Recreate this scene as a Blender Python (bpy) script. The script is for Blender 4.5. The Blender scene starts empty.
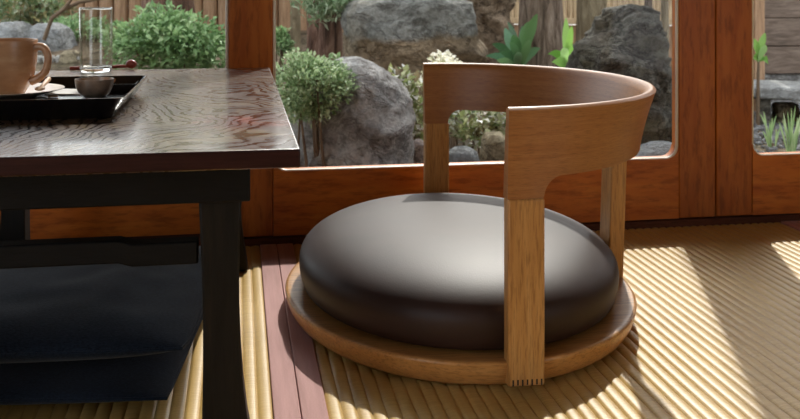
import bpy, math, random
import numpy as np
from mathutils import Vector, noise, Matrix
SC = bpy.context.scene
COL = SC.collection
PI = math.pi
rng = random.Random(7)

# ------------------------------------------------------------------ camera frame
FPX, YAW, H, YH = 950.0, math.atan(161 / 950.0), 0.52, -14.0
FX, FY = math.sin(YAW), math.cos(YAW)
RX, RY = math.cos(YAW), -math.sin(YAW)

def P(px, py, d):
    k = (px - 400) / FPX
    return Vector((d * (FX + k * RX), d * (FY + k * RY), H - (py - YH) * d / FPX))

def wall_x(px, y):
    k = (px - 400) / FPX
    d = y / (FY + k * RY)
    return d * (FX + k * RX)

# ------------------------------------------------------------------ node helpers
class NT:
    def __init__(self, name):
        self.m = bpy.data.materials.new(name)
        self.m.use_nodes = True
        self.t = self.m.node_tree
        self.b = self.t.nodes['Principled BSDF']
        self.out = self.t.nodes['Material Output']
    def n(self, typ, **kw):
        x = self.t.nodes.new(typ)
        for k, v in kw.items():
            setattr(x, k, v)
        return x
    def l(self, a, b):
        self.t.links.new(a, b)
    def coords(self, kind='Object', scale=(1, 1, 1)):
        c = self.n('ShaderNodeTexCoord')
        mp = self.n('ShaderNodeMapping')
        mp.inputs['Scale'].default_value = scale
        self.l(c.outputs[kind], mp.inputs['Vector'])
        return mp.outputs['Vector']
    def noise(self, vec, scale, detail=4, rough=.55, dist=0):
        x = self.n('ShaderNodeTexNoise')
        x.inputs['Scale'].default_value = scale
        x.inputs['Detail'].default_value = detail
        x.inputs['Roughness'].default_value = rough
        x.inputs['Distortion'].default_value = dist
        self.l(vec, x.inputs['Vector'])
        return x.outputs['Fac']
    def ramp(self, fac, stops):
        r = self.n('ShaderNodeValToRGB')
        e = r.color_ramp.elements
        while len(e) < len(stops):
            e.new(.5)
        for i, (p, c) in enumerate(stops):
            e[i].position = p
            e[i].color = (*c, 1) if len(c) == 3 else c
        self.l(fac, r.inputs['Fac'])
        return r.outputs['Color']
    def mix(self, fac, a, b, blend='MIX'):
        x = self.n('ShaderNodeMix', data_type='RGBA', blend_type=blend)
        for s, v in ((x.inputs['Factor'], fac), (x.inputs[6], a), (x.inputs[7], b)):
            if hasattr(v, 'is_output'):
                self.l(v, s)
            elif isinstance(v, (int, float)):
                s.default_value = v
            else:
                s.default_value = (*v, 1)
        return x.outputs[2]
    def bump(self, h, strength, dist=.002):
        x = self.n('ShaderNodeBump')
        x.inputs['Strength'].default_value = strength
        x.inputs['Distance'].default_value = dist
        self.l(h, x.inputs['Height'])
        self.l(x.outputs['Normal'], self.b.inputs['Normal'])
    def set(self, **kw):
        names = dict(rough='Roughness', metal='Metallic', spec='Specular IOR Level', coat='Coat Weight',
                     coat_rough='Coat Roughness', sheen='Sheen Weight', trans='Transmission Weight', ior='IOR')
        for k, v in kw.items():
            s = self.b.inputs['Base Color' if k == 'color' else names[k]]
            if hasattr(v, 'is_output'):
                self.l(v, s)
            elif k == 'color':
                s.default_value = (*v, 1)
            else:
                s.default_value = v
        return self.m

def wood(name, dark, mid, light, scale=(8, 8, 1), rough=.42, kind='Object', coat=0., bump=.15, spec=.5, fine=60, seed=0):
    t = NT(name)
    v = t.coords(kind, scale)
    big = t.noise(v, 2.2 + seed, 3, .6, .6)
    col = t.ramp(big, [(.28, dark), (.5, mid), (.72, light)])
    v2 = t.coords(kind, tuple(s * fine / 12 for s in scale))
    fn = t.noise(v2, 3, 3, .7)
    dk = t.ramp(fn, [(.36, (.55, .5, .45)), (.52, (1, 1, 1))])
    c = t.mix(.75, col, dk, 'MULTIPLY')
    t.bump(fn, bump, .001)
    return t.set(color=c, rough=rough, coat=coat, coat_rough=.25, spec=spec)

def plain(name, col, rough=.5, **kw):
    t = NT(name)
    v = t.coords('Object')
    f = t.noise(v, kw.pop('ns', 40), 3)
    a = kw.pop('amp', .15)
    c = t.ramp(f, [(.3, tuple(x * (1 - a) for x in col)), (.7, tuple(min(1, x * (1 + a)) for x in col))])
    return t.set(color=c, rough=rough, **kw)

M = {}
M['oak'] = wood('oak_upright', (.44, .205, .058), (.52, .26, .080), (.58, .32, .115), (30, 30, 2.2), .36, fine=50, seed=1)
M['oak_rail'] = wood('oak_rail', (.30, .112, .028), (.355, .142, .038), (.40, .172, .050), (3.0, 60, 1), .40, 'UV', fine=70)
M['oak_flat'] = wood('oak_plate', (.44, .205, .058), (.51, .25, .078), (.57, .30, .105), (3, 28, 40), .33, fine=40)
M['door'] = wood('stained_door_rail', (.38, .092, .011), (.48, .134, .017), (.55, .18, .028), (2.2, 10, 12), .42, coat=.06, fine=30, spec=.3)
M['door_v'] = wood('stained_door_stile', (.30, .072, .0085), (.37, .102, .013), (.44, .136, .021), (12, 10, 2.0), .42, coat=.06, fine=30, spec=.3)
M['sill'] = wood('dark_red_sill', (.06, .018, .01), (.09, .028, .014), (.12, .04, .02), (2, 20, 20), .6, spec=.15)
M['black_wood'] = wood('black_stained_wood', (.0035, .0032, .0032), (.005, .0046, .0046), (.0075, .0065, .006), (4, 30, 30), .55, fine=40, bump=.4, spec=.18)
M['black_wood_v'] = wood('black_stained_leg', (.004, .0035, .003), (.0065, .0055, .0045), (.013, .009, .006), (30, 30, 3), .5, fine=40, bump=.4, spec=.22)

def table_top_mat():
    t = NT('lacquered_burl_top')
    v = t.coords('Object', (1, 1, 1))
    warp = t.n('ShaderNodeTexNoise'); warp.inputs['Scale'].default_value = 3.2; warp.inputs['Detail'].default_value = 3
    t.l(v, warp.inputs['Vector'])
    va = t.n('ShaderNodeVectorMath', operation='SCALE'); va.inputs['Scale'].default_value = .55
    t.l(warp.outputs['Color'], va.inputs[0])
    ad = t.n('ShaderNodeVectorMath', operation='ADD')
    t.l(v, ad.inputs[0]); t.l(va.outputs[0], ad.inputs[1])
    w = t.n('ShaderNodeTexWave', wave_type='RINGS', rings_direction='Z')
    w.inputs['Scale'].default_value = 15
    w.inputs['Distortion'].default_value = 5.0
    w.inputs['Detail'].default_value = 4
    w.inputs['Detail Scale'].default_value = 1.6
    w.inputs['Detail Roughness'].default_value = .62
    t.l(ad.outputs[0], w.inputs['Vector'])
    fn = t.noise(t.coords('Object', (26, 80, 30)), 2.0, 5, .75, .8)
    m_ = t.mix(.45, w.outputs['Fac'], fn)
    tone = t.noise(v, 11, 6, .72, 1.2)
    base = t.ramp(tone, [(.34, (.030, .012, .009)), (.50, (.065, .034, .019)), (.62, (.15, .10, .042)), (.76, (.26, .185, .085))])
    lines = t.ramp(w.outputs['Fac'], [(.0, (.45, .4, .38)), (.09, (.78, .74, .72)), (.18, (1, 1, 1)), (.9, (1.15, 1.15, 1.1))])
    c = t.mix(.62, base, lines, 'MULTIPLY')
    c = t.mix(.6, c, t.ramp(fn, [(.34, (.5, .45, .42)), (.58, (1.1, 1.1, 1.1))]), 'MULTIPLY')
    ps = t.n('ShaderNodeMapping'); ps.inputs['Location'].default_value = (-.215 * 11, .275 * 13, 0); ps.inputs['Scale'].default_value = (11, 13, 1)
    t.l(v, ps.inputs['Vector'])
    ln = t.n('ShaderNodeVectorMath', operation='LENGTH'); t.l(ps.outputs[0], ln.inputs[0])
    n2 = t.n('ShaderNodeMath', operation='MULTIPLY_ADD'); n2.inputs[1].default_value = 1.6; t.l(t.noise(v, 16, 4), n2.inputs[0]); t.l(ln.outputs['Value'], n2.inputs[2])
    red = t.ramp(n2.outputs[0], [(0.0, (1, .10, .13)), (.99, (1, .14, .17)), (1.0, (1, 1, 1))])
    sc2 = t.n('ShaderNodeMapRange'); sc2.inputs['From Min'].default_value = 1.1; sc2.inputs['From Max'].default_value = 1.9
    t.l(n2.outputs[0], sc2.inputs['Value'])
    red = t.ramp(sc2.outputs[0], [(0., (1.6, .13, .17)), (1., (1, 1, 1))])
    c = t.mix(.85, c, red, 'MULTIPLY')
    rr = t.ramp(m_, [(.25, (.24, .24, .24)), (.75, (.42, .42, .42))])
    t.bump(m_, .16, .0012)
    cb = t.n('ShaderNodeBump')
    cb.inputs['Strength'].default_value = .10; cb.inputs['Distance'].default_value = .001
    t.l(m_, cb.inputs['Height']); t.l(cb.outputs['Normal'], t.b.inputs['Coat Normal'])
    return t.set(color=c, rough=rr, spec=.5, coat=.7, coat_rough=.13)
M['table_edge'] = wood('dark_red_table_edge', (.020, .005, .004), (.030, .0075, .006), (.042, .012, .009), (3, 3, 40), .45, fine=30, spec=.2)
M['table_top'] = table_top_mat()

def leather():
    t = NT('brown_leather')
    v = t.coords('Object')
    vo = t.n('ShaderNodeTexVoronoi')
    vo.inputs['Scale'].default_value = 420
    t.l(v, vo.inputs['Vector'])
    t.bump(vo.outputs['Distance'], .10, .0006)
    f = t.noise(v, 14, 3)
    c = t.ramp(f, [(.3, (.024, .0105, .0078)), (.7, (.032, .0145, .0108))])
    return t.set(color=c, rough=.52, spec=.36)
M['leather'] = leather()

def denim():
    t = NT('navy_denim')
    v = t.coords('Object')
    f = t.noise(t.coords('Object', (260, 700, 260)), 1, 2, .7)
    g = t.noise(v, 7, 4)
    c = t.ramp(f, [(.3, (.004, .007, .013)), (.7, (.016, .025, .042))])
    c = t.mix(.7, c, t.ramp(g, [(.3, (.7, .7, .75)), (.7, (1.15, 1.15, 1.15))]), 'MULTIPLY')
    t.bump(f, .35, .001)
    return t.set(color=c, rough=.9, spec=.1, sheen=.08)
M['denim'] = denim()

def tatami():
    t = NT('woven_rush')
    f = t.noise(t.coords('Object', (14, 420, 10)), 1.5, 3, .65)
    g = t.noise(t.coords('Object', (3, 3, 3)), 2.2, 4)
    c = t.ramp(f, [(.25, (.43, .262, .076)), (.55, (.59, .40, .132)), (.8, (.68, .51, .215))])
    c = t.mix(.6, c, t.ramp(g, [(.3, (.82, .76, .66)), (.7, (1.05, 1.02, 1))]), 'MULTIPLY')
    t.bump(f, .35, .0008)
    return t.set(color=c, rough=.42, spec=.55)
M['tatami'] = tatami()

def heri():
    t = NT('pink_cloth_border')
    f = t.noise(t.coords('Object', (500, 900, 1)), 1, 2, .7)
    g = t.noise(t.coords('Object', (40, 2.5, 1)), 1.4, 4)
    c = t.ramp(f, [(.3, (.43, .235, .22)), (.7, (.58, .35, .33))])
    c = t.mix(.8, c, t.ramp(g, [(.3, (.72, .66, .64)), (.65, (1.05, 1.02, 1.02))]), 'MULTIPLY')
    t.bump(f, .2, .0006)
    return t.set(color=c, rough=.75, spec=.3)
M['heri'] = heri()
M['black_lacquer'] = plain('black_lacquer', (.006, .006, .007), .18, spec=.5, coat=.4, coat_rough=.08)
M['seam'] = plain('dark_joint', (.03, .014, .007), .7)

def ceramic():
    t = NT('brown_glazed_stoneware')
    v = t.coords('Object')
    g = t.noise(t.coords('Object', (1, 1, 2.5)), 26, 4, .6)
    c = t.ramp(g, [(.3, (.40, .19, .085)), (.55, (.50, .27, .135)), (.75, (.60, .38, .22))])
    t.bump(t.noise(t.coords('Object', (4, 4, 160)), 1, 2), .15, .001)
    return t.set(color=c, rough=.36, coat=.3, coat_rough=.2)
M['ceramic'] = ceramic()
M['saucer'] = plain('pale_glazed_saucer', (.52, .42, .33), .35, ns=30)
M['pewter'] = plain('grey_brown_glaze', (.30, .215, .155), .28, amp=.4, ns=60, metal=.25)
M['dark_glaze'] = plain('dark_grey_glaze', (.045, .045, .048), .3, spec=.6)
M['paper'] = plain('white_paper', (.78, .77, .75), .8, amp=.04)
M['spoon_wood'] = plain('pale_spoon_wood', (.60, .36, .20), .5)
M['cookie'] = plain('baked_brown', (.52, .25, .10), .7, amp=.3, ns=90)
M['red_wood'] = plain('red_lacquered_wood', (.30, .052, .035), .35, amp=.3)
M['bead'] = plain('pale_glazing_bead', (.72, .66, .56), .4, amp=.05)
M['plaster'] = plain('sand_plaster', (.40, .32, .22), .9, ns=120, amp=.08)
M['ceil'] = wood('ceiling_boards', (.20, .11, .05), (.26, .15, .07), (.31, .19, .09), (1, 8, 8), .6)
M['subfloor'] = plain('floor_boards', (.18, .11, .06), .7)

def window_glass(nm='window_pane', ior=1.22):
    t = NT(nm)
    tr = t.n('ShaderNodeBsdfTransparent')
    gl = t.n('ShaderNodeBsdfGlossy')
    gl.inputs['Roughness'].default_value = .02
    tr.inputs['Color'].default_value = (.97, .98, .97, 1)
    fr = t.n('ShaderNodeFresnel')
    fr.inputs['IOR'].default_value = ior
    mx = t.n('ShaderNodeMixShader')
    t.l(fr.outputs[0], mx.inputs[0]); t.l(tr.outputs[0], mx.inputs[1]); t.l(gl.outputs[0], mx.inputs[2])
    t.l(mx.outputs[0], t.out.inputs['Surface'])
    return t.m
M['pane'] = window_glass()
M['thin_glass'] = window_glass('thin_clear_glass', 1.5)
tg = M['thin_glass'].node_tree
lw = tg.nodes.new('ShaderNodeLayerWeight'); lw.inputs['Blend'].default_value = .5
pw = tg.nodes.new('ShaderNodeMath'); pw.operation = 'POWER'; pw.inputs[1].default_value = 2.6
ml = tg.nodes.new('ShaderNodeMath'); ml.operation = 'MULTIPLY_ADD'; ml.inputs[1].default_value = .75; ml.inputs[2].default_value = .06
tg.links.new(lw.outputs['Facing'], pw.inputs[0]); tg.links.new(pw.outputs[0], ml.inputs[0])
tg.links.new(ml.outputs[0], [n for n in tg.nodes if n.type == 'MIX_SHADER'][0].inputs[0])
M['tumbler'] = (lambda t: t.set(color=(.97, .98, .97), rough=.03, trans=1., ior=1.45))(NT('clear_glass'))

def rockmat(name, a, b, c, moss=(.16, .15, .10), sc=6, crack=.8, low=None):
    t = NT(name)
    v = t.coords('Object')
    f = t.noise(v, sc, 9, .68, .6)
    col = t.ramp(f, [(.30, a), (.48, b), (.66, c)])
    if low:                                           # a second stone colour in the lower bed of the rock
        sx = t.n('ShaderNodeSeparateXYZ'); t.l(v, sx.inputs[0])
        ma = t.n('ShaderNodeMath', operation='MULTIPLY_ADD'); ma.inputs[1].default_value = .22; t.l(t.noise(v, 4, 4), ma.inputs[0]); t.l(sx.outputs['Z'], ma.inputs[2])
        col = t.mix(t.ramp(ma.outputs[0], [(low[0], (1, 1, 1)), (low[0] + .03, (0, 0, 0))]), col, t.ramp(f, [(.3, tuple(x * .55 for x in low[1])), (.65, low[1])]))
    g = t.noise(v, sc * .6, 5)
    col = t.mix(t.ramp(g, [(.52, (0, 0, 0)), (.70, (.7, .7, .7))]), col, moss)
    ck = t.noise(t.coords('Object', (1, 1, 1.5)), sc * .9, 6, .66, .35)
    crk = t.ramp(ck, [(.455, (1, 1, 1)), (.495, (.22, .2, .19)), (.53, (1, 1, 1))])
    col = t.mix(crack, col, crk, 'MULTIPLY')
    fine = t.noise(v, sc * 10, 5, .75)
    col = t.mix(.8, col, t.ramp(fine, [(.34, (.5, .48, .46)), (.52, (.95, .95, .95)), (.66, (1.25, 1.25, 1.25))]), 'MULTIPLY')
    hh = t.noise(v, sc * 2.2, 12, .74, .5)
    hm = t.mix(.5, hh, crk, 'MULTIPLY')
    t.bump(hm, 1., .07)
    return t.set(color=col, rough=.9, spec=.2)
M['rock_grey'] = rockmat('grey_rock', (.20, .193, .19), (.41, .40, .39), (.70, .69, .67), (.38, .34, .25), crack=.4)
M['rock_block'] = rockmat('grey_green_rock', (.18, .18, .16), (.31, .31, .285), (.45, .45, .42), (.33, .28, .20), 5, .5, (.50, (.36, .27, .175)))
M['rock_brown'] = rockmat('brown_rock', (.17, .115, .08), (.29, .21, .14), (.40, .30, .21), (.23, .16, .10), 5)
M['rock_dark'] = rockmat('dark_rugged_rock', (.075, .071, .058), (.18, .17, .14), (.32, .30, .25), (.18, .175, .105), 9)
M['rock_pale'] = rockmat('pale_stone', (.24, .25, .255), (.34, .35, .355), (.46, .47, .47), (.28, .28, .25), 5, crack=.2)
M['bench'] = rockmat('pale_slab_stone', (.36, .36, .35), (.48, .48, .47), (.60, .60, .58), (.42, .42, .38), 5, crack=.1)
M['pebble'] = rockmat('white_pebble', (.66, .64, .6), (.76, .74, .7), (.84, .82, .79), (.7, .68, .62), 10, crack=0.)
M['stone_pink'] = rockmat('pinkish_stone', (.30, .23, .21), (.42, .34, .31), (.52, .44, .41), (.36, .30, .26), 9)
M['stone_beige'] = rockmat('beige_stone', (.36, .30, .20), (.5, .42, .28), (.6, .52, .36), (.4, .34, .22), 9)
M['soil'] = rockmat('garden_soil', (.10, .07, .045), (.19, .14, .09), (.29, .22, .15), (.15, .13, .07), 7)
M['gravel'] = rockmat('grey_gravel', (.24, .24, .245), (.36, .36, .365), (.5, .5, .5), (.3, .3, .29), 12)

def bark(name, a, b, c):
    t = NT(name)
    v = t.coords('Object', (14, 14, 2.6))
    f = t.noise(v, 2.2, 6, .65, .8)
    col = t.ramp(f, [(.33, a), (.5, b), (.66, c)])
    t.bump(f, 1.0, .04)
    return t.set(color=col, rough=.9, spec=.2)
M['bark'] = bark('grey_brown_bark', (.04, .028, .02), (.15, .108, .08), (.27, .21, .165))
M['bark_red'] = bark('reddish_bark', (.03, .016, .011), (.15, .082, .058), (.28, .175, .13))
M['bark_pale'] = bark('olive_bark', (.11, .085, .05), (.22, .175, .11), (.31, .26, .17))
M['bamboo'] = wood('bamboo_slats', (.34, .235, .13), (.46, .33, .19), (.55, .42, .26), (30, 30, 2), .6, fine=14, seed=2)
M['board'] = wood('weathered_boards', (.24, .135, .07), (.34, .20, .11), (.42, .27, .165), (24, 20, 2), .75, fine=16)
M['shed'] = wood('grey_brown_planks', (.095, .066, .048), (.15, .105, .078), (.21, .155, .12), (2.5, 10, 16), .8, fine=16)
M['twig'] = plain('brown_twig', (.13, .085, .05), .85)

def leafmat(name, cols, trans=.35, rough=.5):
    t = NT(name)
    g = t.n('ShaderNodeNewGeometry')
    stops = [(i / max(1, len(cols) - 1), c) for i, c in enumerate(cols)]
    col = t.ramp(g.outputs['Random Per Island'], stops)
    t.set(color=col, rough=rough, spec=.4)
    tl = t.n('ShaderNodeBsdfTranslucent')
    t.l(col, tl.inputs['Color'])
    mx = t.n('ShaderNodeMixShader')
    mx.inputs[0].default_value = trans
    t.l(t.b.outputs[0], mx.inputs[1]); t.l(tl.outputs[0], mx.inputs[2])
    t.l(mx.outputs[0], t.out.inputs['Surface'])
    return t.m
M['leaf_mid'] = leafmat('mid_green_leaf', [(.117, .208, .091), (.208, .351, .143), (.312, .481, .221), (.468, .611, .351)])
M['leaf_pale'] = leafmat('pale_green_leaf', [(.163, .250, .112), (.300, .425, .213), (.475, .600, .350), (.650, .750, .525)])
M['leaf_var'] = leafmat('white_edged_leaf', [(.10, .14, .05), (.19, .25, .10), (.30, .33, .14), (.48, .50, .32), (.18, .13, .07), (.88, .89, .86)])
M['leaf_white'] = leafmat('white_blossom', [(.62, .58, .40), (.82, .80, .70), (.9, .88, .8), (.45, .45, .2)])
M['leaf_dark'] = leafmat('dark_broad_leaf', [(.033, .085, .036), (.058, .143, .052), (.130, .260, .098), (.078, .182, .104)], .25, .32)
M['leaf_lime'] = leafmat('fresh_green_leaf', [(.14, .34, .05), (.26, .48, .10), (.36, .55, .22)], .45, .35)
M['leaf_back'] = leafmat('deep_green_leaf', [(.100, .163, .075), (.163, .237, .112), (.275, .350, .163), (.375, .300, .125), (.500, .550, .425)])
M['leaf_pine'] = leafmat('pine_needle', [(.12, .20, .10), (.20, .31, .15), (.36, .46, .30), (.55, .62, .45)], .2)
M['grass'] = leafmat('grass_blade', [(.16, .26, .10), (.27, .38, .17), (.40, .48, .27)], .35)

# ------------------------------------------------------------------ mesh builder
class MB:
    def __init__(self):
        self.v, self.f, self.uv = [], [], {}
    def add(self, verts, faces, uvs=None):
        o = len(self.v)
        self.v += [tuple(p) for p in verts]
        for i, fc in enumerate(faces):
            if uvs:
                self.uv[len(self.f)] = [uvs[k] for k in fc]
            self.f.append(tuple(o + k for k in fc))
        return self
    def box(self, x0, x1, y0, y1, z0, z1):
        v = [(x, y, z) for z in (z0, z1) for y in (y0, y1) for x in (x0, x1)]
        return self.add(v, [(0, 2, 3, 1), (4, 5, 7, 6), (0, 1, 5, 4), (2, 6, 7, 3), (0, 4, 6, 2), (1, 3, 7, 5)])
    def prism_xz(self, poly, y0, y1):
        n = len(poly)
        v = [(x, y0, z) for x, z in poly] + [(x, y1, z) for x, z in poly]
        f = [tuple(range(n)), tuple(reversed(range(n, 2 * n)))]
        f += [(i, i + n, (i + 1) % n + n, (i + 1) % n) for i in range(n)]
        return self.add(v, f)
    def rings(self, rings, close=True, cap0=False, cap1=False):
        n = len(rings[0])
        v = [p for r in rings for p in r]
        f = []
        for i in range(len(rings) - 1):
            for j in range(n if close else n - 1):
                a, b = i * n + j, i * n + (j + 1) % n
                f.append((a, b, b + n, a + n))
        if cap0: f.append(tuple(reversed(range(n))))
        if cap1: f.append(tuple(range((len(rings) - 1) * n, len(rings) * n)))
        return self.add(v, f)
    def lathe(self, prof, n=48, a=1., b=1., c=(0, 0), cap0=True, cap1=True):
        rs = [[(c[0] + r * a * math.cos(2 * PI * k / n), c[1] + r * b * math.sin(2 * PI * k / n), z) for k in range(n)] for r, z in prof]
        return self.rings(rs, True, cap0, cap1)
    def tube(self, pts, rad, n=10):
        pts = [Vector(p) for p in pts]
        if not hasattr(rad, '__len__'): rad = [rad] * len(pts)
        rs = []
        for i, p in enumerate(pts):
            t = (pts[min(i + 1, len(pts) - 1)] - pts[max(i - 1, 0)]).normalized()
            u = t.orthogonal().normalized() if i == 0 else (u - t * u.dot(t)).normalized()
            w = t.cross(u)
            rs.append([p + (u * math.cos(2 * PI * k / n) + w * math.sin(2 * PI * k / n)) * rad[i] for k in range(n)])
        return self.rings(rs, True, True, True)
    def build(self, name, mat, parent=None, smooth=True, bevel=0., segs=2, angle=40):
        me = bpy.data.meshes.new(name)
        me.from_pydata(self.v, [], self.f)
        if self.uv:
            ul = me.uv_layers.new(name='UVMap')
            for p in me.polygons:
                for k, li in enumerate(p.loop_indices):
                    ul.data[li].uv = self.uv.get(p.index, [(0, 0)] * 99)[k]
        me.materials.append(mat)
        me.update()
        o = bpy.data.objects.new(name, me)
        COL.objects.link(o)
        if smooth:
            me.shade_smooth()
            try:
                me.set_sharp_from_angle(angle=math.radians(angle))
            except Exception:
                pass
        if bevel:
            md = o.modifiers.new('bevel', 'BEVEL')
            md.width = bevel; md.segments = segs; md.limit_method = 'ANGLE'; md.angle_limit = math.radians(40)
        if parent: o.parent = parent
        return o

def empty(name, loc=(0, 0, 0), rz=0.):
    o = bpy.data.objects.new(name, None)
    o.empty_display_size = .05
    COL.objects.link(o)
    o.location = loc
    o.rotation_euler.z = rz
    return o
def tag(o, label, cat, group=None, kind=None):
    o['label'] = label; o['category'] = cat
    if group: o['group'] = group
    if kind: o['kind'] = kind
    return o
def struct(o):
    o['kind'] = 'structure'
    return o
def thing(name, label, cat, loc=(0, 0, 0), rz=0., group=None):
    return tag(empty(name, loc, rz), label, cat, group)

# ------------------------------------------------------------------ the room
WY = 1.930                       # inner face of the sliding doors
XL, XR, YB, ZC = -1.7, 2.35, -2.4, 2.35
struct(MB().box(XL, XR, YB, 2.02, -.12, -.035).build('floor', M['subfloor'], smooth=False))
struct(MB().box(XL - .1, XR + .1, YB - .1, 2.05, ZC, ZC + .08).build('ceiling', M['ceil'], smooth=False))
O0, O1 = -2.1, .0  # unseen side openings, added to let fill light into the room
side = lambda a, b: MB().box(a, b, YB - .1, O0, -.12, ZC).box(a, b, O1, 2.05, -.12, ZC).box(a, b, O0, O1, -.12, .02).box(a, b, O0, O1, 1.85, ZC)
struct(side(XL - .1, XL).build('wall_left', M['plaster'], smooth=False))
O1 = -.7
struct(side(XR, XR + .1).build('wall_right', M['plaster'], smooth=False))
bw = MB().box(XL, XR, YB - .1, YB, -.12, ZC)
struct(bw.build('wall_back', M['plaster'], smooth=False))
struct(MB().box(XL, XR, 1.93, 2.02, 1.86, ZC).build('wall_front', M['plaster'], smooth=False))
struct(MB().box(XL, XR, 1.90, 2.04, 1.78, 1.86).build('trim_1', M['sill'], smooth=False, bevel=.004))   # lintel
struct(MB().box(XL, XR, 1.9295, 2.05, -.03, .013).build('trim_2', M['sill'], smooth=False, bevel=.003))    # door track

ZB, ZW, ZTOP, RC = .016, .146, 1.78, .026
def door(idx, x0, x1, wl, wr, y0):
    y1 = y0 + .036
    r = struct(empty('window_%d' % idx, (0, 0, 0)))
    MB().box(x0, x0 + wl, y0, y1, ZB, ZTOP).build('stile', M['door_v'], r, bevel=.0025)
    MB().box(x1 - wr, x1, y0, y1, ZB, ZTOP).build('stile', M['door_v'], r, bevel=.0025)
    a, b = x0 + wl + .0008, x1 - wr - .0008
    fil = lambda cx, s: [(cx + s * RC * math.sin(t), ZW + RC - RC * math.cos(t)) for t in [PI / 2 * k / 8 for k in range(9)]]
    poly = [(a, ZB), (b, ZB)] + list(reversed(fil(b - RC, 1))) + fil(a + RC, -1)
    MB().prism_xz(poly, y0 + .0005, y1).build('bottom_rail', M['door'], r)
    MB().box(a, b, y0, y1, ZTOP - .09, ZTOP).build('top_rail', M['door'], r)
    path = [(b - .002, ZTOP - .09)] + [(x, z + .0015) for x, z in reversed([(p[0] - .0015, p[1]) for p in fil(b - RC, 1)])] + \
           [(x, z + .0015) for x, z in [(p[0] + .0015, p[1]) for p in fil(a + RC, -1)]] + [(a + .002, ZTOP - .09)]
    MB().tube([(x, y0 + .006, z - .0022) for x, z in path], .0036, 6).build('glazing_bead', M['bead'], r)
    MB().box(a - .003, b + .003, y0 + .016, y0 + .020, ZW - .003, ZTOP - .085).build('pane', M['pane'], r, smooth=False)
    return r
xs = {k: wall_x(k, WY) for k in (229, 273, 679.5, 716, 752)}
door(1, -1.35, xs[273] - .004, .085, .085, WY + .042)
door(2, xs[229], xs[716] - .001, xs[273] - xs[229], xs[716] - xs[679.5], WY)
door(3, xs[716] + .001, 2.34, xs[752] - xs[716], .08, WY)

# tatami mats: each a ribbed rush surface with cloth borders along its long sides
PITCH = .0178
def mat_mb(w, l, b0, b1):
    x0, x1 = b0, w - b1
    n = max(1, round((x1 - x0) / PITCH)); p = (x1 - x0) / n
    prof = []
    for i in range(n):
        for k in range(8):
            u = k / 8
            prof.append((x0 + (i + u) * p, -.0040 + .0028 * math.sqrt(max(0., 1 - abs(2 * u - 1) ** 2.0))))
    prof.append((x1, -.0040))
    mb = MB()
    ny = 2
    rs = [[(x, l * j / (ny - 1), z) for x, z in prof] for j in range(ny)]
    mb.rings(rs, close=False)
    mb.f = [tuple(reversed(f)) if False else f for f in mb.f]
    mb.box(x0, x1, .001, l - .001, -.034, -.0045)
    return mb
def tatami_mat(x0, x1, y0, y1, b0, b1, label):
    w, l = x1 - x0, y1 - y0
    t = thing('tatami_mat', label, 'mat', (x0, y0, 0), 0, 'tatami mats on the floor')
    mat_mb(w, l, b0, b1).build('rush_surface', M['tatami'], t, angle=75)
    for a, b in ((0, b0), (w - b1, w)):
        if b - a > .003:
            MB().box(a + .0006, b - .0006, 0, l, -.034, .0006).build('cloth_border', M['heri'], t, bevel=.0012)
    return t
XS1, XS2 = .0745, 1.212
tatami_mat(XS1 - 1.137, XS1, -.36, 1.928, .033, .0335, 'rush tatami mat under the low dark table, left of the pink seam')
tatami_mat(XS1, XS2, -.36, 1.928, .033, .033, 'sunlit rush tatami mat under the round wooden floor chair')
tatami_mat(XS2, XS2 + 1.13, -.36, 1.928, .033, .033, 'rush tatami mat at the far right corner of the floor by the doors')

# ------------------------------------------------------------------ floor chair
CH = thing('floor_chair', 'legless oak floor chair with round brown leather seat and curved back rail', 'chair', (.3495, 1.515, .0006), math.radians(-2.15))
PA, PB = .277, .343
def ell(off, z, n=96, a=PA, b=PB, cx=0):
    return [(cx + (a - off) * math.cos(2 * PI * k / n), (b - off) * math.sin(2 * PI * k / n), z) for k in range(n)]
prof = [(.055, 0), (.030, .0006), (.019, .0035), (.011, .009), (.0055, .017), (.002, .026), (.0004, .034), (0, .0365), (.0015, .0388), (.005, .0395), (.012, .0392), (.05, .0385)]
mb = MB(); mb.rings([ell(o, z) for o, z in prof], True, True, True)
mb.build('base_plate', M['oak_flat'], CH, angle=60)
prof = [(.95, .039), (.972, .046), (.990, .058), (1., .077)]
for k in range(1, 15):
    ph = PI / 2 * k / 15
    prof.append((math.cos(ph) ** (2 / 2.55), .077 + .069 * math.sin(ph) ** (2 / 2.55)))
prof.append((.02, .146))
mb = MB()
mb.rings([[(-.003 + .2525 * r * math.cos(2 * PI * k / 96), -.004 + .322 * r * math.sin(2 * PI * k / 96), z) for k in range(96)] for r, z in prof], True, True, True)
sc = mb.build('seat_cushion', M['leather'], CH, angle=80)
sd = sc.modifiers.new('sub', 'SUBSURF'); sd.levels = 1; sd.render_levels = 2
# curved back rail
ZB0, ZB1, ZT = .248, .275, .366
STUB, RF = .049, .026
def rail_xy(ph, u, inner):
    A = .278 + .032 * u ** 1.6; B = .349 + .008 * u ** 1.6
    th = (.024 - .009 * u) if inner else 0.
    return ((A - th) * math.cos(ph), (B - th) * math.sin(ph))
phs = []
N = 120
for i in range(N + 1):
    phs.append(-PI / 2 + PI * i / N)
base_s = lambda ph: .277 * math.cos(ph)          # chair-depth distance from the ends, measured along x
extra = [math.acos(s / .277) for s in (STUB - 1e-4, STUB + 1e-5, STUB + .0008, STUB + .003, STUB + .006, STUB + .011, STUB + .017, STUB + RF)]
phs = sorted(phs + extra + [-e for e in extra])
def zbot(ph):
    s = base_s(ph)
    if s < STUB: return ZB0
    if s < STUB + RF: return ZB0 + (ZB1 - ZB0) / RF * math.sqrt(max(0, RF * RF - (STUB + RF - s) ** 2))
    return ZB1
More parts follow.
